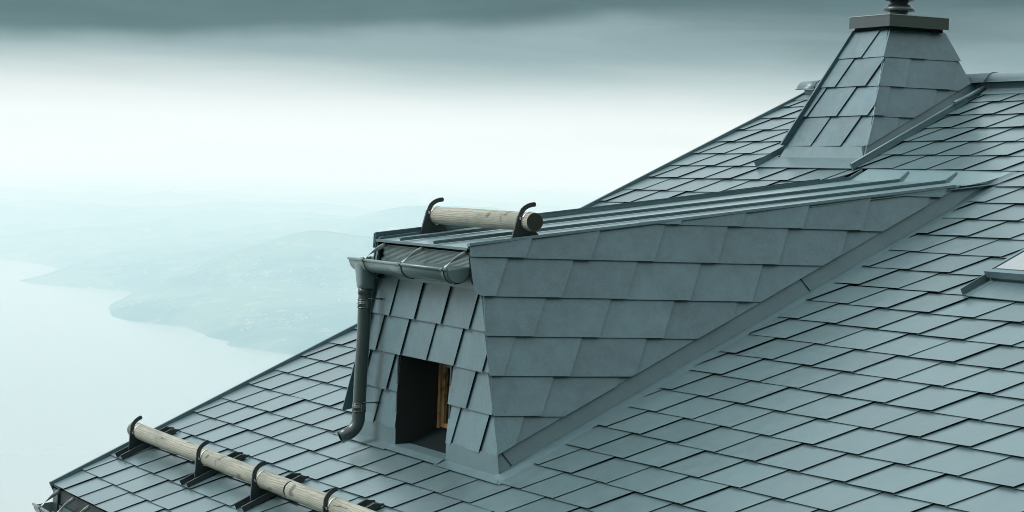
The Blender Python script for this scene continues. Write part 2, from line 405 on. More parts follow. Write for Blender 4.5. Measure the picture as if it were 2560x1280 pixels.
# far villages: pale houses along the headland slopes
rng = np.random.RandomState(11); vb = MB()
for (cx, cy, sx, sy, nn) in [(-10.9, 3.75, .5, .12, 70), (-10.1, 3.9, .55, .16, 90), (-9.6, 4.5, .6, .2, 60), (-9.2, 3.25, .5, .08, 50), (-12.2, 5.2, .9, .4, 60), (-13.9, 3.75, .5, .15, 60), (-11.0, 3.12, .35, .05, 25)]:
    px = rng.normal(cx, sx, nn); py = rng.normal(cy, sy, nn); hh = land_height(px, py)
    for x, y, h in zip(px, py, hh):
        if h < 3: continue
        w, dd, ht = rng.uniform(8, 15), rng.uniform(7, 11), rng.uniform(5, 9); z = LAKE + h - 3
        fr = Matrix.Translation((x * 1000, y * 1000, z)) @ Matrix.Rotation(rng.uniform(0, 3), 4, 'Z')
        vb.box(-w / 2, w / 2, -dd / 2, dd / 2, 0, ht, fr)
vb.build('far_village', plain('village_render', (0.30, 0.29, 0.27), 0.8), kind='stuff', label='tiny pale village houses scattered over the hazy headland')

hz = MB().box(-185000, 32000, -145000, 145000, LAKE - 30, 66.0)
m = bpy.data.materials.new('pale_haze'); m.use_nodes = True; m.node_tree.nodes.clear(); q = NB(m.node_tree)
pv = q.node('ShaderNodeVolumePrincipled'); pv.inputs['Color'].default_value = (0.56, 0.90, 1.0, 1); pv.inputs['Absorption Color'].default_value = (1, 1, 1, 1); pv.inputs['Density'].default_value = 1.25e-4; pv.inputs['Anisotropy'].default_value = 0.0
om = q.node('ShaderNodeOutputMaterial'); q.l.new(pv.outputs[0], om.inputs['Volume'])
hz.build('haze', m, kind='stuff', label='pale even haze over the lake and far shore')

# ------------------------------------------------------------------ the house
house = thing('mountain_house', (2.0, 0.0, -7.0), 'grey house with slanted metal shingle roof, tapered chimney and dormer', 'house')
EAVE, RIDGE, VERGE, UMAX = -1.68, 5.58, -3.756, 8.0
RY, RZ = R(0, RIDGE)[1], R(0, RIDGE)[2]
deck = MB()
prof = [R(0, EAVE + .03, -.035), R(0, RIDGE, -.035), Vector((0, 2 * RY - R(0, EAVE)[1], R(0, EAVE)[2])), Vector((0, 2 * RY - R(0, EAVE)[1], R(0, EAVE)[2] - .2)), R(0, RIDGE, -.25), R(0, EAVE + .03, -.22)]
deck.add([(VERGE - .03, q.y, q.z) for q in prof] + [(UMAX, q.y, q.z) for q in prof], [(5, 4, 3, 2, 1, 0), (6, 7, 8, 9, 10, 11)] + [(i, (i + 1) % 6, (i + 1) % 6 + 6, i + 6) for i in range(6)])
roof = deck.build('roof', M['dark'], house)
wl = MB(); y0, y1 = R(0, EAVE)[1] + .25, 2 * RY - R(0, EAVE)[1] - .25
gz = R(0, EAVE)[2] - .2
wl.prism([(VERGE + .12, y0, -7.3), (VERGE + .12, y0, gz + .1), (VERGE + .12, RY, RZ - .27), (VERGE + .12, y1, gz + .1), (VERGE + .12, y1, -7.3)], (UMAX - .3 - VERGE - .12, 0, 0))
wl.build('wall', M['plaster'], house)

# dormer geometry (measured): centre line x = DC, front plane y = YF, battered sides
DC, YF, BAT, TURN = 0.02, -0.156, 0.331, 0.10
ZT = lambda y: 1.25 + 0.1386 * (y + 0.204)                      # top edge of the side walls
def hw(z, y=YF): return 1.15 - BAT * z + TURN * (y + 0.156)      # half width of the dormer
right_u = lambda s: 1.298 - 0.0202 * (s / TH)                    # cut edge of the roof shingles beside the dormer
A_R, B_R = 1.0, 0.0202 / TH
chR_a, chR_c = 0.12, -0.955 + 0.12 * 4.08                        # chimney flashing edge: u + .12 s = c

field = Field(RF, 'roof_shingle', M['roof'])
vclip = (-1.0, 0.0, -(VERGE + 0.004))
for r in range(-7, 23):
    y0 = r * TH; off = (0.305 if r % 2 == 0 else 0.803) * TW
    if r < 4: off += 0.0
    regs = [[vclip]]
    if -1 <= r <= 16:
        regs = [[vclip, (1.0, -B_R, 2 * DC - 1.298)], [(-A_R, -B_R, -1.298)]]
    elif r >= 17:
        regs = [[vclip, (1.0, -0.05, -2.355 - 0.05 * 4.08)], [(-1.0, -chR_a, -chR_c)]]
    lim = RIDGE - .05
    regs = [g_ + [(0.0, 1.0, lim)] for g_ in regs]
    if 9 <= r <= 16:                                             # skylight cut-out u 2.44-3.26, s 2.40-3.95
        new = []
        for g_ in regs:
            if g_[0] == vclip: new.append(g_); continue
            new += [g_ + [(0, 1, 2.40)], g_ + [(1, 0, 2.46), (0, -1, -2.40), (0, 1, 3.86)], g_ + [(-1, 0, -3.27), (0, -1, -2.40), (0, 1, 3.86)], g_ + [(0, -1, -3.86)]]
        regs = new
    field.row(y0, off, VERGE, UMAX, regs)

# dormer core body
yb = 3.53
core = MB()
zt0 = ZT(YF) - .03
core.add([(DC - hw(-.2) + .036, YF + .02, -.2), (DC + hw(-.2) - .036, YF + .02, -.2), (DC + hw(zt0) - .036, YF + .02, zt0), (DC - hw(zt0) + .036, YF + .02, zt0),
          (DC - hw(1.2, yb) + .036, yb, 1.2), (DC + hw(1.2, yb) - .036, yb, 1.2), (DC + hw(ZT(yb) - .03, yb) - .036, yb, ZT(yb) - .03), (DC - hw(ZT(yb) - .03, yb) + .036, yb, ZT(yb) - .03)],
         [(1, 5, 6, 2), (0, 3, 7, 4), (4, 7, 6, 5), (3, 2, 6, 7)])
# front panel of the core with the window opening
WX0, WX1, WZ0, WZ1 = -0.385, 0.42, -0.10, 0.497
fx = lambda z, sg: DC + sg * (hw(z) - .034)
core.add([(fx(-.2, -1), YF + .02, -.2), (WX0, YF + .02, -.2), (WX0, YF + .02, WZ1), (fx(WZ1, -1), YF + .02, WZ1), (WX1, YF + .02, -.2), (fx(-.2, 1), YF + .02, -.2), (fx(WZ1, 1), YF + .02, WZ1), (WX1, YF + .02, WZ1), (fx(zt0, 1), YF + .02, zt0), (fx(zt0, -1), YF + .02, zt0)],
         [(0, 1, 2, 3), (4, 5, 6, 7), (3, 6, 8, 9)])
dormer = core.build('dormer', M['dark'], house)

# occlusion test and the 300 largest roof shingles in view
dep = BVHTree.FromPolygons([tuple(q) for q in core.v], core.f)
def pix(P):
    dv = Vector(P) - CAM; zc = dv.dot(FW); k = 5926.5 / zc
    return 1280 + dv.dot(RT) * k, 640 + dv.dot(DN) * k
rank = []
for i, it in enumerate(field.items):
    poly = it[2] or full_tile()
    pts = [pix(RF @ Vector((it[0] + x, it[1] + min(y, TH), 0))) for x, y in poly]
    cx = sum(q[0] for q in pts) / len(pts); cy = sum(q[1] for q in pts) / len(pts)
    if not (-30 < cx < 2590 and -30 < cy < 1310): continue
    mid = RF @ Vector((it[0] + sum(q[0] for q in poly) / len(poly), it[1] + .12, .01)); dv = (mid - CAM)
    hit = dep.ray_cast(CAM, dv.normalized(), dv.length - .05)
    if hit[0] is not None: continue
    rank.append((area(pts), i))
rank.sort(reverse=True)
print('roof shingles', len(field.items), 'in view', len(rank))
field.emit(roof, {i for a_, i in rank[:300]}, 'roof_shingle_field')

# verge trim, eave edge, ridge
vt = MB()
vt.sheet([R(VERGE - .040, EAVE - .015, .020), R(VERGE - .004, EAVE - .015, .023), R(VERGE - .004, RIDGE, .023), R(VERGE - .040, RIDGE, .020)], .010, RN)
vt.sheet([R(VERGE - .003, EAVE - .015, .022), R(VERGE - .003, EAVE - .015, -.012), R(VERGE - .003, RIDGE, -.012), R(VERGE - .003, RIDGE, .022)], .008, (1, 0, 0))
vt.sheet([R(VERGE - .044, EAVE - .015, .018), R(VERGE - .044, RIDGE, .018), R(VERGE - .044, RIDGE, -.20), R(VERGE - .044, EAVE - .015, -.20)], .008, (-1, 0, 0))
vt.build('verge_trim', M['flash'], roof)
bbm = MB(); bbm.box(VERGE - .035, VERGE + .115, EAVE + .012, RIDGE, -.30, -.038, RF)
bbm.prism([(VERGE - .034, R(0, EAVE)[1] + .01, R(0, EAVE)[2] - .03), (VERGE + .10, R(0, EAVE)[1] + .01, R(0, EAVE)[2] - .03), (VERGE + .10, R(0, EAVE)[1] + .01, R(0, EAVE)[2] - .50), (VERGE - .034, R(0, EAVE)[1] + .01, R(0, EAVE)[2] - .50)][::-1], (0, .26, 0))
bbm.build('barge_board', M['bracket'], roof)
kick = MB()                                                      # soaker strip under the shingle ends along the verge
kick.sheet([R(VERGE - .002, EAVE, -.010), R(VERGE + .16, EAVE, -.016), R(VERGE + .16, RIDGE, -.016), R(VERGE - .002, RIDGE, -.010)], .003, RN)
kick.build('verge_flashing', M['flash'], roof)
rx = -3.82
while rx < UMAX:
    L_ = 1.2 if rx > -3.7 else 0.26
    mbk = MB(); n = 12; prof = [(RY + .085 * math.cos(a_), RZ + .032 + .072 * math.sin(a_)) for a_ in [math.pi * k / n for k in range(n + 1)]]
    prof = [(RY + .105, RZ + .027)] + prof + [(RY - .105, RZ + .027)]
    e_ = .0 if int(rx * 10) % 2 else .0
    outer = [(y, z) for y, z in prof]; inner = [(RY + (y - RY) * .95, z - .004) for y, z in prof]
    np_ = len(prof); x0, x1 = rx, rx + L_ - .006
    vv = [(x0, y, z) for y, z in outer] + [(x1, y, z) for y, z in outer] + [(x0, y, z) for y, z in inner] + [(x1, y, z) for y, z in inner]
    ff = []
    for k in range(np_ - 1):
        ff += [(k, k + 1, np_ + k + 1, np_ + k), (2 * np_ + k + 1, 2 * np_ + k, 3 * np_ + k, 3 * np_ + k + 1), (k + 1, k, 2 * np_ + k, 2 * np_ + k + 1), (np_ + k, np_ + k + 1, 3 * np_ + k + 1, 3 * np_ + k)]
    mbk.add(vv, ff, True)
    bead = [(x0 + .012, RY + (y - RY) * 1.03, z + .003) for y, z in prof[1:-1]]
    if rx > -3.7: mbk.tube(bead, .005, 6)
    mbk.build('ridge_cap', M['flash'], roof); rx += L_
rv = MB(); rv.sheet([R(VERGE, RIDGE - .16, .006), R(UMAX, RIDGE - .16, .006), R(UMAX, RIDGE + .0, .012), R(VERGE, RIDGE + .0, .012)], .008, RN)
rv.box(VERGE, UMAX, RY - .05, RY + .05, RZ - .03, RZ + .025)
rv.build('ridge_vent', M['flash'], roof)
bs = MB(); bk = RF.copy()
bs.sheet([(VERGE - .03, RY, RZ + .01), (UMAX, RY, RZ + .01), (UMAX, 2 * RY - R(0, EAVE)[1], R(0, EAVE)[2] + .01), (VERGE - .03, 2 * RY - R(0, EAVE)[1], R(0, EAVE)[2] + .01)], .006, (0, S_, C_))
bs.build('back_slope', M['roof'], roof)

# ------------------------------------------------------------------ dormer cladding
FF = frame((0, YF, 0), (1, 0, 0), (0, 0, 1))                      # front wall: x right, y up
ff_ = Field(FF, 'wall_shingle', M['wall'], 0.0135, 0.080)
edgeR = (1.0, BAT, DC + 1.148); edgeL = (-1.0, BAT, 1.148 - DC)
for i, z in enumerate((0.018, 0.257, 0.497, 0.737)):
    off = (0.075 if i % 2 == 0 else 0.285)
    top = (0.0, 1.0, 0.985)
    if z < .49: regs = [[edgeL, (1, 0, WX0), (0, 1, .505)], [edgeR, (-1, 0, -WX1), (0, 1, .505)]]
    else: regs = [[edgeL, edgeR, top]]
    ff_.row(z, off, -1.3, 1.3, regs)
ff_.emit(dormer)
# right side wall
ex = Vector((TURN, 1, 0)).normalized(); nrm = Vector((1, -TURN, BAT)).normalized(); ey = nrm.cross(ex)
o_s = Vector((DC + 1.15, YF, 0)); SF = frame(o_s, ex, ey); SI = SF.inverted()
cosb = ey.z; nx_ = ex.y
ss = Field(SF, 'wall_shingle', M['wall'], 0.013, 0.066)
def sl(y, z):                                                     # side-wall point (y,z) in field coordinates
    P = Vector((DC + hw(z, y), y, z)); q = SI @ P; return q.x, q.y
def half(p0, p1, keep):
    """half plane through two field points that keeps the third"""
    a, bb = p1[1] - p0[1], p0[0] - p1[0]; cc = a * p0[0] + bb * p0[1]
    if a * keep[0] + bb * keep[1] > cc: a, bb, cc = -a, -bb, -cc
    return a, bb, cc
inside_pt = sl(1.0, 1.0)
h_top = half(sl(-.2, ZT(-.2) - .001), sl(3.3, ZT(3.3) - .001), inside_pt)
def on_roof(n):                                                   # points of the side wall n above the roof plane
    out = []
    for y in (0.0, 3.0):
        z = (n + S_ * y) / C_; out.append(sl(y, z))
    return out
h_bot = half(*on_roof(.100), inside_pt)
h_front = half(sl(YF - .004, 0), sl(YF - .004, 1), inside_pt)
h_cheek = half(sl(-.205, 0.9), sl(-.205, 1.3), inside_pt)
zrow = [.022, .252, .482, .713, .943, 1.173, 1.403, 1.634]
for i, z in enumerate(zrow):
    yj = (0.138 if i % 2 == 1 else -0.075); fx0 = sl(yj, z)
    regs = [[h_top, h_bot, (h_cheek if z > .9 else h_front)]]
    if z > .9 and z < 1.1:                                       # rounded lower front corner of the cheek
        for k in range(1, 5):
            a_ = math.pi / 2 * k / 5; cy_, cz_ = -.205 + .055, z + .055
            P0 = (cy_ - .055 * math.cos(a_), cz_ - .055 * math.sin(a_)); T_ = (math.sin(a_), -math.cos(a_))
            regs[0].append(half(sl(*P0), sl(P0[0] + T_[0] * .1, P0[1] + T_[1] * .1), inside_pt))
    ss.row(fx0[1], fx0[0], -1, 5, regs)
ss.emit(dormer)
# cheek backing boards under the overhanging top rows, both sides
for sg in (1, -1):
    cb = MB(); pts = []
    for (y, z) in [(-.198, ZT(-.2) - .01), (-.198, 1.02), (-.17, .965), (-.10, .955), (3.4, ZT(3.4) - .012)]:
        if y > 3: pts.append((DC + sg * (hw(z, y) - .014), y, z))
        else: pts.append((DC + sg * (hw(z, y) - .014), y, z))
    if sg < 0: pts = pts[::-1]
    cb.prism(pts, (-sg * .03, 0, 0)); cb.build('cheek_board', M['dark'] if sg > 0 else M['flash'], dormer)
# left side wall sheet with its protruding front edge
lw = MB()
lp = [(-.205, ZT(-.2)), (-.205, .97), (-.185, .90), (-.195, .62), (-.255, .06), (0.02, .12), (3.3, ZT(3.3) - .02), (3.3, ZT(3.3))]
lw.prism([(DC - hw(z, y) - .004, y, z) for y, z in lp][::-1], (.012, 0, .004)); lw.build('side_wall', M['wall'], dormer)

# flashings at the foot of the dormer
af = MB()
zfold = lambda y: (0.004 + S_ * y) / C_
yfoot = YF - .004
def roofpt(x, s, n): return R(x, s, n)
for (xa, xb) in ((-1.10, WX0), (WX1, 1.195)):
    af.sheet([(xa, yfoot, -.088), (xb, yfoot, -.088), (xb - (.03 if xb > 1 else 0), YF - .006, .03), (xa + (.03 if xa < -1 else 0), YF - .006, .03)], .003, (0, -1, 0))
    af.sheet([R(xa - (.02 if xa < -1 else 0), -.262, .006), R(xb + (.135 if xb > 1 else 0), -.262, .006), (xb, yfoot + .001, -.087), (xa, yfoot + .001, -.087)], .004, RN)
af.sheet([R(WX0 - .015, -.255, .010), R(WX1 + .03, -.255, .010), (WX1, YF - .02, -.082), (WX0, YF - .02, -.082)], .004, RN)
af.build('apron_flashing', M['flash'], dormer)
for sg in (1, -1):
    sf = MB(); P = lambda x, y, z: Vector((DC + sg * (x - DC), y, z))
    def wallpt(y, n):
        z = (n + S_ * y) / C_; return P(DC + hw(z, y) - .022, y, z)
    ysn = [YF - .0, .9, 1.9, 2.75, 3.14]
    up = [wallpt(y, .112 if y < 3.0 else .112) for y in ysn]; dn = [wallpt(y, .004) for y in ysn]
    for k in range(len(ysn) - 1):
        quad = [dn[k], dn[k + 1], up[k + 1], up[k]]
        sf.sheet(quad if sg > 0 else quad[::-1], .004, nrm if sg > 0 else Vector((-nrm.x, nrm.y, nrm.z)))
    # end gusset that tapers into the roof
    tip = R(DC + sg * (right_u(4.06) - .03 - DC), 4.06, .006)
    gm = [wallpt(3.28, .072), wallpt(3.42, .036), R(DC + sg * (right_u(3.95) - .05 - DC), 3.95, .016)]
    tri = [dn[-1], tip, gm[2], gm[1], gm[0], up[-1]]
    sf.sheet(tri if sg > 0 else tri[::-1], .004, nrm if sg > 0 else Vector((-nrm.x, nrm.y, nrm.z)))
    outer = [R(DC + sg * (right_u(s) + .06 - DC), s, -.012) for s in (-.200, 1.0, 2.0, 3.0, 4.06)]
    inner = [dn[0], dn[1], dn[2], dn[3], tip]
    for k in range(4):
        quad = [inner[k], outer[k], outer[k + 1], inner[k + 1]]
        sf.sheet(quad if sg > 0 else quad[::-1], .003, RN)
    cq = [Vector((DC + sg * 1.10, yfoot - .006, -.0895)), R(DC + sg * 1.08, -.258, .003), R(DC + sg * 1.335, -.258, .003), outer[0] + RN * .004, dn[0] + RN * .002]
    sf.sheet(cq if sg > 0 else cq[::-1], .003, RN)
    sf.build('side_flashing', M['flash'], dormer)
    if sg > 0:                                                    # soldered overlap seams in the flashing
        for yy in (YF + .085, 2.02):
            a0, a1 = wallpt(yy, .006), wallpt(yy - .055, .098)
            MB().tube([a0 + Vector((.003, 0, 0)), (a0 + a1) / 2 + Vector((.004, 0, .001)), a1 + Vector((.003, 0, 0))], .0035, 6).build('flashing_seam', M['bracket'], dormer)

# window recess
rec = MB(); YW = 0.125
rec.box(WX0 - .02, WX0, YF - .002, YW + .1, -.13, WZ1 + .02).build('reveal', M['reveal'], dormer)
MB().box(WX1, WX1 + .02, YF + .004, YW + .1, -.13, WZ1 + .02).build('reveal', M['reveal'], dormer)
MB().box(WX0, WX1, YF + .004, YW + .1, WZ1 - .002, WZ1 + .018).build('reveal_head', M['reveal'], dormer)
MB().prism([(WX0, YF - .024, -.083), (WX1, YF - .024, -.083), (WX1, YW + .05, -.050), (WX0, YW + .05, -.050)], (0, 0, -.03)).build('window_sill', M['flash'], dormer)
MB().box(WX0, WX1, YW - .004, YW + .05, -.050, -.016).build('sill_upstand', M['flash'], dormer)
def ring(mb, x0, x1, z0, z1, w, ya, yb_):
    mb.box(x0, x0 + w, ya, yb_, z0, z1); mb.box(x1 - w, x1, ya, yb_, z0, z1); mb.box(x0 + w, x1 - w, ya, yb_, z0, z0 + w); mb.box(x0 + w, x1 - w, ya, yb_, z1 - w, z1); return mb
ring(MB(), WX0 + .002, WX1 - .002, -.014, WZ1 - .004, .032, YW, YW + .07).build('window_frame', M['frame_wood'], dormer)
ring(MB(), WX0 + .032, WX1 - .032, .018, WZ1 - .034, .040, YW + .016, YW + .06).build('window_sash', M['frame_wood'], dormer)
MB().box(WX0 + .07, WX1 - .07, YW + .035, YW + .045, .055, WZ1 - .07).build('window_pane', M['glass'], dormer)

# dormer roof: pans, standing seams, edge upstands, swept up onto the main slope
DRZ = lambda y: ZT(y) - .022
yk = 3.46                                                         # kink line where the pans bend up the main slope
pan_l, pan_r = lambda y: DC - hw(ZT(y), y), lambda y: DC + hw(ZT(y), y)
seam_f = [-0.30, 0.235]; seam_b = [-0.105, 0.435]; seam_t = [-0.235, 0.330]
xl_f, xr_f, xl_b, xr_b = pan_l(-.2) - .005, pan_r(-.2) - .012, -0.76, 0.97
top_s = 4.12; zk = DRZ(yk)
cols_f = [xl_f] + seam_f + [xr_f]; cols_b = [xl_b] + seam_b + [xr_b]; cols_t = [-.82] + seam_t + [.93]
ROWT = R(0, top_s, -.006)
for k in range(3):
    pm = MB()
    a0, a1 = Vector((cols_f[k], -.205, DRZ(-.205) - .004)), Vector((cols_f[k + 1], -.205, DRZ(-.205) - .004))
    b0, b1 = Vector((cols_b[k], yk, zk)), Vector((cols_b[k + 1], yk, zk))
    t0, t1 = R(cols_t[k], top_s, -.006), R(cols_t[k + 1], top_s, -.006)
    pm.sheet([a0, a1, b1, b0], .004, (0, -.137, .99)); pm.sheet([b0, b1, t1, t0], .004, RN)
    pm.build('roof_pan', M['pan'], dormer)
nup = Vector((0, -.137, .99))
rtm = MB(); yt = [-.207, 1.5, 3.16]
tp = [Vector((DC + hw(ZT(y), y) + .010, y, ZT(y) + .004)) for y in yt]
for k in range(2):
    lo = [tp[k] + Vector((.004, 0, -.016)), tp[k + 1] + Vector((.004, 0, -.016))]
    rtm.sheet([lo[0], lo[1], tp[k + 1], tp[k]], .004, nrm)
    rtm.sheet([tp[k], tp[k + 1], tp[k + 1] + Vector((-.034, 0, -.002)), tp[k] + Vector((-.034, 0, -.002))], .020, (0, 0, 1))
rtm.build('edge_trim', M['wall'], dormer)
for k in range(2):
    sm = MB()
    base = [Vector((seam_f[k], -.212, DRZ(-.212))), Vector((seam_b[k], yk - .02, DRZ(yk - .02))), R(seam_t[k], top_s - .09, .004)]
    for wd, h0, h1 in ((.006, 0, .014), (.010, .014, .022)):
        for i in range(2):
            p0, p1 = base[i], base[i + 1]; n0 = nup if i == 0 else RN; n1 = (nup + RN).normalized() if i == 0 else RN
            if i == 1: n0 = (nup + RN).normalized()
            hh0, hh1 = (h0, h0), (h1, h1)
            if i == 1: hh0, hh1 = (h0, 0.0), (h1, h1 * .25)
            v = []
            for (pp, nn, ha, hb) in ((p0, n0, hh0[0], hh1[0]), (p1, n1, hh0[1], hh1[1])):
                v += [pp + nn * ha + Vector((-wd, 0, 0)), pp + nn * ha + Vector((wd, 0, 0)), pp + nn * hb + Vector((wd, 0, 0)), pp + nn * hb + Vector((-wd, 0, 0))]
            sm.add(v, [(0, 1, 2, 3), (7, 6, 5, 4), (0, 4, 5, 1), (1, 5, 6, 2), (2, 6, 7, 3), (3, 7, 4, 0)])
    sm.build('standing_seam', M['flash'], dormer)
le = MB()                                                         # left edge upstand
le.sheet([(xl_f, -.215, DRZ(-.215) - .03), (xl_b, yk, zk - .02), (xl_b, yk, zk + .024), (xl_f, -.215, DRZ(-.215) + .040)], .010, (1, 0, 0))
le.sheet([(xl_b, yk, zk - .02), R(-.82, top_s - .08, -.004), R(-.82, top_s - .08, .012), (xl_b, yk, zk + .024)], .010, (1, 0, 0))
le.sheet([(xl_f - .03, -.215, DRZ(-.215) + .036), (xl_f + .006, -.215, DRZ(-.215) + .043), (xl_b + .006, yk, zk + .027), (xl_b - .03, yk, zk + .021)], .006, nup)
le.prism([(xl_f - .03, -.215, DRZ(-.215) + .035), (xl_b - .03, yk, zk + .02), (xl_b - .03, yk, zk - .03), (xl_f - .036, -.215, DRZ(-.215) - .06)], (.008, 0, 0))
le.build('edge_trim', M['flash'], dormer)
ee = MB(); ee.sheet([(xl_f + .01, -.214, DRZ(-.21) - .018), (xr_f, -.214, DRZ(-.21) - .018), (xr_f, -.216, DRZ(-.21) - .002), (xl_f + .01, -.216, DRZ(-.21) - .002)], .003, (0, -1, 0))
ee.build('drip_edge', M['flash'], dormer)

MB().box(xl_f + .012, DC - .70, -.198, -.05, .975, DRZ(-.2) - .012).build('cheek_shade_block', M['dark'], dormer)  # near-black filler: shade of the hollow left cheek put into its colour
def vent_strip(name, x0, x1, y, z0, z1, mat, parent, n=13):
    mb = MB(); dz = (z1 - z0) / n
    for i in range(n):
        z = z0 + i * dz; mb.add([(x0, y, z), (x1, y, z), (x1, y - .006, z + dz * .45), (x0, y - .006, z + dz * .45), (x0, y - .006, z + dz * .62), (x1, y - .006, z + dz * .62), (x1, y + .002, z + dz * .66), (x0, y + .002, z + dz * .66), (x1, y + .002, z + dz), (x0, y + .002, z + dz)],
               [(0, 1, 2, 3), (3, 2, 5, 4), (4, 5, 6, 7), (7, 6, 8, 9)])
    mb.build(name, mat, parent)
vent_strip('vent_strip', DC - .70, DC + .715, -.165, 1.088, 1.192, M['vent'], dormer)
MB().box(DC - .72, DC + .73, YF - .006, YF + .02, .978, 1.09).build('top_trim', M['flash'], dormer)
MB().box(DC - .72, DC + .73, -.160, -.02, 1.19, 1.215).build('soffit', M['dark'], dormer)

# ------------------------------------------------------------------ gutters
def gutter(parent, x0, x1, yb_, zb, straps, eave_y, eave_z, rad=.076):
    n = 14; yc = yb_ + rad
    po = [(yc - rad * math.cos(a_), zb - .006 - rad * math.sin(a_)) for a_ in [math.pi * k / n for k in range(n + 1)]]
    po.append((po[-1][0], po[-1][1] + .022))
    pi_ = [(yc - (rad - .004) * math.cos(a_), zb - .006 - (rad - .004) * math.sin(a_)) for a_ in [math.pi * k / n for k in range(n + 1)]]
    pi_.append((pi_[-1][0], pi_[-1][1] + .022)); N = len(po)
    mb = MB(); v = []
    for x in (x0, x1): v += [(x, y, z) for y, z in po] + [(x, y, z) for y, z in pi_]
    f = []
    for k in range(N - 1):
        f += [(k + 1, k, 2 * N + k, 2 * N + k + 1), (N + k, N + k + 1, 3 * N + k + 1, 3 * N + k)]
    f += [(k, k + 1, N + k + 1, N + k) for k in range(N - 1)] + [(2 * N + k + 1, 2 * N + k, 3 * N + k, 3 * N + k + 1) for k in range(N - 1)]
    mb.add(v, f, True)
    g_ = mb.build('gutter', M['gutter'], parent)
    MB().tube([(x0 - .004, yb_ - .002, zb), (x1 + .004, yb_ - .002, zb)], .010, 12).build('gutter_bead', M['gutter'], parent)
    for xe, dx_ in ((x0, .006), (x1, -.006)):
        ec = MB(); pts = [(xe, y, z) for y, z in po]
        if dx_ > 0: pts = pts[::-1]
        ec.prism(pts, (dx_, 0, 0)); ec.build('gutter_end', M['gutter'], parent)
    for xs_ in straps:
        st = MB(); cr = rad + .005                                 # hoop under the gutter
        L_, R_ = [], []
        for k in range(n + 1):
            a_ = math.pi * k / n; y, z = yc - cr * math.cos(a_), zb - .006 - cr * math.sin(a_); L_.append((xs_ - .013, y, z)); R_.append((xs_ + .013, y, z))
        st.strip(L_, R_, .005); st.tube([(xs_ - .02, yb_ - .002, zb), (xs_ + .02, yb_ - .002, zb)], .0135, 10)
        st.build('gutter_hoop', M['pipe'], parent)
        tw = MB(); L_, R_ = [], []; p0 = Vector((xs_ + .01, yb_, zb + .008)); p1 = Vector((xs_ + .012, eave_y, eave_z)); mid = (p0 + p1) / 2 + Vector((0, -.008, .012))
        for k in range(11):
            t_ = k / 10; P = p0 * (1 - t_) ** 2 + mid * 2 * t_ * (1 - t_) + p1 * t_ * t_; an = math.pi * .5 * min(1, max(0, (t_ - .1) / .75)) * 1.0
            wv = Vector((math.cos(an), 0, 0)) * .015 + Vector((0, -.5, .85)) * math.sin(an) * .015
            L_.append(P - wv); R_.append(P + wv)
        tw.strip(L_, R_, .003, True); tw.build('gutter_strap', M['steel'], parent)
    return yc
GB_Y, GB_Z = -.330, 1.090
yc = gutter(dormer, -.875, .715, GB_Y, GB_Z, [-.62, 0.0, .66], -.18, 1.196)

# downpipe with funnel outlet
px_, py_ = -.745, yc - .008
fn = MB(); rings_ = [(1.078, .076, .066), (1.062, .076, .066), (.93, .056, .050), (.905, .052, .047), (.900, .046, .045)]
n = 20; vv = []
for z, a_, bb in rings_:
    for k in range(n):
        an = 2 * math.pi * k / n; ca, sa = math.cos(an), math.sin(an); e_ = .55 if a_ > .05 else 1.0
        vv.append((px_ + a_ * math.copysign(abs(ca) ** e_, ca), py_ + bb * math.copysign(abs(sa) ** e_, sa), z))
fn.add(vv, [(i * n + k, (i + 1) * n + k, (i + 1) * n + (k + 1) % n, i * n + (k + 1) % n) for i in range(len(rings_) - 1) for k in range(n)], True)
fn.build('outlet_funnel', M['gutter'], dormer)
ZE = .050
pth = [(px_, py_, .925), (px_, py_, .6), (px_ - .012, py_ - .004, .3), (px_ - .018, py_ - .006, ZE)]
for k in range(1, 9):
    a_ = math.radians(68) * k / 8; pth.append((px_ - .018 - .01 * k / 8, py_ - .006 - .115 * (1 - math.cos(a_)), ZE - .115 * math.sin(a_)))
e0, e1 = Vector(pth[-2]), Vector(pth[-1]); pth.append(tuple(e1 + (e1 - e0).normalized() * .05))
dpm = MB().tube(pth, .0430, 20, cap=False)
inn = MB().tube([Vector(q) for q in pth[-3:]], .0400, 20, cap=False)
dpm.add(inn.v, [tuple(reversed(q)) for q in inn.f], True)
no = len(dpm.v); n = 20
a0 = len(pth) * n - n; b0 = no - n
dpm.f += [(a0 + k, a0 + (k + 1) % n, b0 + (k + 1) % n, b0 + k) for k in range(n)]; dpm.sm += [False] * n
dpm.build('downpipe', M['pipe'], dormer)
for z in (.80, .12):
    xx = px_ if z > .5 else px_ - .017; yy = py_ if z > .5 else py_ - .0055
    cl = MB().tube([(xx, yy, z - .03), (xx, yy, z + .03)], .0450, 20)
    for dz in (-.026, 0, .026): cl.tube([(xx, yy, z + dz - .004), (xx, yy, z + dz + .004)], .0470, 20)
    cl.box(xx + .036, xx + .062, yy - .006, yy + .010, z - .025, z + .025)
    cl.tube([(xx + .05, yy + .004, z + .035), (xx + .05, YF + .03, z + .035)], .0045, 8); cl.tube([(xx + .05, YF - .016, z + .035), (xx + .05, YF - .006, z + .035)], .008, 8)
    cl.build('pipe_clamp', M['pipe'], dormer)
MB().tube([(px_, py_, .86), (px_, py_, .905)], .0460, 20).build('pipe_socket', M['pipe'], dormer)

# main eave gutter and vent
ev = R(0, EAVE)
gutter(roof, VERGE - .07, UMAX, ev.y - .125, ev.z - .155, [VERGE + .13 + .42 * k for k in range(0, 27)], ev.y + .015, ev.z - .03)
vent_strip('eave_vent', VERGE + .11, UMAX, ev.y + .035, ev.z - .135, ev.z - .03, M['ventdark'], roof, 10)
MB().box(VERGE + .03, UMAX, ev.y + .05, ev.y + .08, ev.z - .42, ev.z - .03).build('fascia', M['flash'], roof)

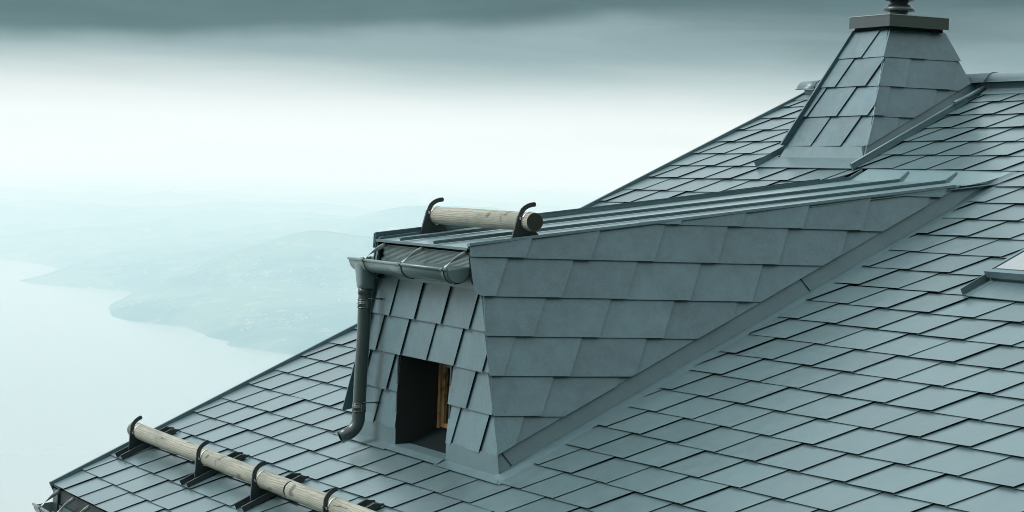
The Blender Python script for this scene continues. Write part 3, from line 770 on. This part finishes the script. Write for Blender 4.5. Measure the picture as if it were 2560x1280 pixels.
# ------------------------------------------------------------------ chimney
CX, CY = -1.665, 4.458
HX = lambda z: .23 + (2.905 - z) * .362
HY = lambda z: .258 + (2.905 - z) * .405
zb0 = 1.72
cm = MB(); lv = []
for z in (zb0, 2.905):
    x_, y_ = HX(z) - .032, HY(z) - .024
    lv += [(CX - x_, CY - y_, z), (CX + x_, CY - y_, z), (CX + x_, CY + y_, z), (CX - x_, CY + y_, z)]
cm.add(lv, [(0, 1, 5, 4), (1, 2, 6, 5), (2, 3, 7, 6), (3, 0, 4, 7), (4, 5, 6, 7)])
chim = cm.build('chimney', M['dark'], house)
def chim_face(o, ex_, up_, hwid, offs, bottom=None):
    fr = frame(o, ex_, up_); inv = fr.inverted(); F = Field(fr, 'chimney_shingle', M['wall'])
    return fr, inv, F
zr = [1.995, 2.226, 2.456, 2.682]
upF = Vector((0, .405, 1)); frF = frame((CX, CY - HY(1.995), 1.995), (1, 0, 0), upF); lenF = upF.length
F1 = Field(frF, 'chimney_shingle', M['wall'], 0.0115, 0.065)
kx = .362 / lenF
for i, z in enumerate(zr):
    yy = (z - 1.995) * lenF
    xj = {0: -.205, 1: .0, 2: -.205, 3: .0}[i] + (.0 if i < 2 else .02)
    regs = [[(1, kx, HX(1.995) + .012), (-1, kx, HX(1.995) + .012), (0, 1, (2.905 - 1.995) * lenF)]]
    F1.row(yy, xj, -1, 1, regs)
F1.emit(chim)
upS = Vector((-.362, 0, 1)); frS = frame((CX + HX(1.995), CY, 1.995), (0, 1, 0), upS); lenS = upS.length; iS = frS.inverted()
F2 = Field(frS, 'chimney_shingle', M['wall'], 0.012, 0.06); ky = .405 / lenS
cpt = lambda y, z: ((iS @ Vector((CX + HX(z), y, z))).x, (iS @ Vector((CX + HX(z), y, z))).y)
def rz(y, n): return (n + S_ * y) / C_
hb = half(cpt(3.9, rz(3.9, .068)), cpt(4.9, rz(4.9, .068)), cpt(4.4, 2.6))
for i, z in enumerate(zr):
    yy = (z - 1.995) * lenS; xj = {0: .02, 1: -.43, 2: -.20, 3: .035}[i]
    regs = [[(1, ky, HY(1.995) + .008), (-1, ky, HY(1.995)), (0, 1, (2.905 - 1.995) * lenS), hb]]
    F2.row(yy, xj, -1.2, 1.2, regs)
F2.emit(chim)
MB().add([(CX - HX(2.0) - .03, CY - HY(2.0) - .055, 2.0), (CX - HX(2.0) - .02, CY + HY(2.0), 2.0), (CX - HX(2.905) - .012, CY + HY(2.905), 2.905), (CX - HX(2.905) - .016, CY - HY(2.905) - .014, 2.905),
          (CX - HX(2.0) - .010, CY - HY(2.0) - .055, 2.0), (CX - HX(2.0) + .0, CY + HY(2.0), 2.0), (CX - HX(2.905) + .0, CY + HY(2.905), 2.905), (CX - HX(2.905) - .004, CY - HY(2.905) - .014, 2.905)],
         [(0, 3, 2, 1), (4, 5, 6, 7), (0, 4, 7, 3), (1, 2, 6, 5), (0, 1, 5, 4), (3, 7, 6, 2)]).build('chimney_side', M['wall'], chim)
# foot flashings
ca = MB(); zf = 1.905
ca.sheet([(CX - HX(zf) - .0, CY - HY(zf) - .004, zf), (CX + HX(zf) + .0, CY - HY(zf) - .004, zf), (CX + HX(2.02), CY - HY(2.02) - .001, 2.02), (CX - HX(2.02), CY - HY(2.02) - .001, 2.02)], .004, (0, -1, .4))
ca.sheet([R(-2.33, 4.062, .008), R(-.985, 4.062, .008), (CX + HX(zf) + .02, CY - HY(zf) - .002, zf + .002), (CX - HX(zf) - .08, CY - HY(zf) - .002, zf + .002)], .004, RN)
ca.build('apron_flashing', M['flash'], chim)
cs = MB()
def cw(y, n):
    z = rz(y, n); return Vector((CX + HX(z) - .020, y, z))
yy_ = [CY - HY(zf) + .0, 4.3, 4.8, 4.97]
for k in range(3):
    cs.sheet([cw(yy_[k], .004), cw(yy_[k + 1], .004), cw(yy_[k + 1], .078), cw(yy_[k], .078)], .004, (1, 0, .36))
fl = [R(-.985, 4.062, .012), R(-1.035, 4.5, .012), R(-1.085, 4.9, .012), R(-1.13, 5.3, .012)]
iw = [cw(yy_[0], .006), cw(4.05, .006), cw(4.5, .006), cw(4.95, .006)]
for k in range(3): cs.sheet([iw[k], fl[k], fl[k + 1], iw[k + 1]], .004, RN)
cs.build('side_flashing', M['flash'], chim)
rb = MB()
def rib(mb, pts, h, w):
    L_ = [Vector(q) for q in pts]
    for k in range(len(L_) - 1):
        a0, a1 = L_[k], L_[k + 1]; v = [a0, a1, a1 + RN * h, a0 + RN * h]
        mb.prism(v, (-w, 0, 0))
rib(rb, [R(-.955, 4.05, .0), R(-1.06, 4.95, .0), R(-1.10, 5.28, .0)], .040, .022)
rb.tube([R(-.966, 4.05, .040), R(-1.071, 4.95, .040), R(-1.11, 5.28, .040)], .013, 8)
rib(rb, [R(-1.08, 5.15, .0), R(-1.16, 5.50, .0)], .030, .03)
rb.tube([R(-1.09, 5.15, .045), R(-1.17, 5.50, .020)], .020, 8)
rb.build('flashing_rib', M['flash'], chim)
lr = MB(); lr.sheet([R(-2.33, 4.062, .006), R(-2.334, 4.062, .050), R(-2.374, 4.75, .050), R(-2.37, 4.75, .006)][::-1], .006, (1, 0, .3))
lr.sheet([R(-2.33, 4.062, .005), (CX - HX(zf) - .08, CY - HY(zf), zf + .002), R(-2.40, 4.9, .004), R(-2.37, 4.7, .004)], .003, RN)
lr.build('flashing_upstand', M['flash'], chim)
# cap and flue
CPX0, CPX1, CPY0, CPY1 = -1.918, -1.372, 4.163, 4.705
cp = MB(); cp.box(CPX0, CPX1, CPY0, CPY1, 2.918, 3.005)
cp.build('chimney_cap', M['cap'], chim)
MB().box(CPX0 + .03, CPX1 - .03, CPY0 + .03, CPY1 - .03, 2.895, 2.917).build('cap_soffit', M['dark'], chim)
lip = MB(); lip.box(CPX0 - .004, CPX1 + .004, CPY0 - .004, CPY1 + .004, 3.0055, 3.010); lip.build('cap_rim', M['steel'], chim)
def lathe(mb, cx, cy, prof, n=28):
    v = [(cx + r_ * math.cos(2 * math.pi * k / n), cy + r_ * math.sin(2 * math.pi * k / n), z) for r_, z in prof for k in range(n)]
    mb.add(v, [(i * n + k, i * n + (k + 1) % n, (i + 1) * n + (k + 1) % n, (i + 1) * n + k) for i in range(len(prof) - 1) for k in range(n)], True); return mb
fx_, fy_ = -1.672, 4.45
lathe(MB(), fx_, fy_, [(.072, 3.0), (.072, 3.28), (.064, 3.28), (.064, 3.0)]).build('flue_pipe', M['flue'], chim)
for z in (3.062, 3.145, 3.228):
    lathe(MB(), fx_, fy_, [(.073, z + .050), (.088, z + .044), (.122, z + .016), (.124, z), (.119, z - .001), (.085, z + .026), (.073, z + .030)]).build('flue_collar', M['flue'], chim)
lathe(MB(), fx_, fy_, [(.0, 3.39), (.06, 3.38), (.125, 3.335), (.125, 3.328), (.0, 3.34)]).build('flue_hat', M['flue'], chim)

# ------------------------------------------------------------------ skylight
sk = MB(); U0, U1, S0, S1, HN = 2.475, 3.255, 2.60, 3.80, .062
sk.box(U0, U1, S0, S1, -.01, HN, RF)
skyl = sk.build('skylight', M['flash'], house)
MB().box(U0 + .045, U1 - .045, S0 + .03, S1 - .045, HN + .001, HN + .006, RF).build('skylight_pane', M['white_pane'], skyl)
MB().box(U0 - .008, U1 + .008, S0 - .022, S0 + .012, .030, HN + .008, RF).build('frame_cover', M['flash'], skyl)
MB().box(U0 - .008, U0 + .020, S0 + .013, S1, .030, HN + .006, RF).build('frame_cover', M['flash'], skyl)
MB().sheet([R(U0 + .03, 2.385, .008), R(U1 + .02, 2.385, .008), R(U1 + .02, S0, .004), R(U0 + .03, S0, .004)], .004, RN).build('apron_flashing', M['flash'], skyl)
wg = MB(); wg.prism([R(U0 - .006, 2.392, .006), R(U0 - .006, 2.60, .006), R(U0 - .006, 2.60, .050), R(U0 - .006, 2.392, .046)], (-.006, 0, 0))
wg.sheet([R(U0 - .012, 2.392, .009), R(U0 + .05, 2.392, .009), R(U0 + .05, 2.60, .006), R(U0 - .012, 2.60, .006)], .003, RN)
wg.build('flashing_upstand', M['flash'], skyl)

# ------------------------------------------------------------------ snow guard logs and their brackets
def log(name, x0, x1, y, z, label, rad=.058, seed=0):
    r_ = random.Random(seed); n, m_ = 28, 26
    v = []
    for i in range(m_ + 1):
        t_ = i / m_; x = x0 + (x1 - x0) * t_
        rr = rad * (1 + .012 * math.sin(t_ * 7 + seed)) * (1 if 0 < i < m_ else .955)
        if i in (1,): x = x0 + .008
        if i == m_ - 1: x = x1 - .008
        for k in range(n):
            a_ = 2 * math.pi * k / n; bump = 1 + .008 * math.sin(3 * a_ + seed + t_ * 3)
            v.append((x, y + rr * bump * math.cos(a_), z + rr * bump * math.sin(a_)))
    f = [(i * n + k, (i + 1) * n + k, (i + 1) * n + (k + 1) % n, i * n + (k + 1) % n) for i in range(m_) for k in range(n)]
    f = [tuple(reversed(q)) for q in f]
    f += [tuple(range(n)), tuple(m_ * n + k for k in reversed(range(n)))]
    cen = Vector(((x0 + x1) / 2, y, z)); v = [Vector(q) - cen for q in v]
    me = mesh_data(name, v, f, [M['log'], M['log_end']], [0] * (len(f) - 2) + [1, 1])
    me.polygons.foreach_set('use_smooth', [True] * (len(f) - 2) + [False, False])
    o = bpy.data.objects.new(name, me); COL.objects.link(o); o.location = cen; o['label'] = label; o['category'] = 'log'; o['group'] = 'snow guard logs'
    return o
LS, LN = -.972, .110; lc = R(0, LS, LN)
log('snow_guard_log', -3.665, -.214, lc.y, lc.z, 'long weathered log held by three brackets on the lower roof at left', seed=1)
log('snow_guard_log', -.190, 3.4, lc.y, lc.z, 'weathered log cut off by the bottom edge, butting the long log', seed=2)
DLY, DLZ = .210, 1.392
log('snow_guard_log', -.735, .78, DLY, DLZ, 'short weathered log resting in two brackets on the dormer roof', seed=5)

def arc(cy, cz, r, a0, a1, n): return [(cy + r * math.cos(math.radians(a0 + (a1 - a0) * k / n)), cz + r * math.sin(math.radians(a0 + (a1 - a0) * k / n))) for k in range(n + 1)]
def bracket(u, fr, ly, ln, base_y0, base_y1, label, rail=None, tilt=0.0):
    """plate outline in the (y,z) plane of fr; ly, ln the log centre"""
    t = .0045
    root = thing('snow_guard_bracket', fr @ Vector((u, (base_y0 + base_y1) / 2, 0)), label, 'bracket', 'snow guard log brackets')
    sad = arc(ly, ln, .0595, 285, 142, 14)
    rel = lambda L: [(ly + a_, ln + b_) for a_, b_ in L]
    hook = rel([(-.031, .060), (-.016, .073), (.004, .082), (.026, .086), (.047, .086), (.054, .094), (.054, .106), (.047, .114), (.024, .114), (-.002, .109), (-.026, .099), (-.046, .085), (-.060, .066), (-.069, .048)])
    plate = [(base_y0, 0.0), (base_y1, 0.0), (base_y1 - .003, .016), (ly + .034, ln - .060)] + sad + hook + [(base_y0 + .006, ln - .074 if ln > .1 else .03), (base_y0, .018)]
    pm = MB()
    pts = [fr @ Vector((u + t, y, z)) for y, z in plate]
    pm.prism(pts, fr.to_3x3() @ Vector((-2 * t, 0, 0)))
    # stiffening flange along the lower front edge
    f0, f1 = Vector((u, base_y0, .012)), Vector((u, ly - .069, ln + .044))
    pm.add([fr @ (q + Vector((dx, dy, 0))) for q in (f0, f1) for dx, dy in ((-.011, -.004), (.006, -.004), (.006, .002), (-.011, .002))], [(3, 2, 1, 0), (4, 5, 6, 7), (0, 1, 5, 4), (1, 2, 6, 5), (2, 3, 7, 6), (3, 0, 4, 7)])
    pm.build('hook_plate', M['bracket'], root)
    st = MB(); L_, R_ = [], []
    for y, z in arc(ly, ln, .0605, 150, 78, 9): L_.append(fr @ Vector((u + .008, y, z))); R_.append(fr @ Vector((u + .030, y, z)))
    st.strip(L_, R_, .003, True)
    st.box(u + .006, u + .016, ly - .066, ly - .060, ln + .018, ln + .034, fr)
    st.build('strap', M['zinc'], root)
    if rail:
        for dx in (-.078, .07):
            rm = MB(); h = .036
            rm.prism([fr @ Vector((u + dx + .004, y, z)) for y, z in [(rail[0], .002), (rail[1], .002), (rail[1], .010), (rail[1] - .05, h), (rail[0], h)]], fr.to_3x3() @ Vector((-.007, 0, 0)))
            rm.box(u + dx - .010, u + dx + .004, rail[0], rail[1] - .05, h, h + .004, fr)
            rm.build('rail', M['bracket'], root)
        MB().box(u - .074, u + .066, rail[0] + .10, rail[1] - .02, .003, .008, fr).build('base_plate', M['bracket'], root)
    else:
        MB().box(u - .03, u + .012, base_y0 - .0, base_y1 + .03, -.004, .004, fr).build('base_plate', M['bracket'], root)
    return root
names = ['bracket with curved hook at the left end of the long lower log', 'bracket with curved hook at the middle of the long lower log', 'bracket with curved hook just left of the joint between the lower logs', 'bracket with curved hook cut by the bottom edge, right of the log joint']
for u, nm in zip((-3.488, -1.885, -.722, .56), names):
    bracket(u, RF, LS, LN, LS - .145, LS + .09, nm, rail=(-1.20, -.715), tilt=-10)
sl8 = math.atan(.1386); DF = frame((0, 0, DRZ(0)), (1, 0, 0), (0, math.cos(sl8), math.sin(sl8)))
lq = DF.inverted() @ Vector((0, DLY, DLZ))
bracket(-.690, DF, lq.y, lq.z, lq.y - .125, lq.y + .06, 'bracket with curved hook holding the left end of the dormer log')
bracket(.702, DF, lq.y, lq.z, lq.y - .125, lq.y + .06, 'bracket with curved hook holding the right end of the dormer log')
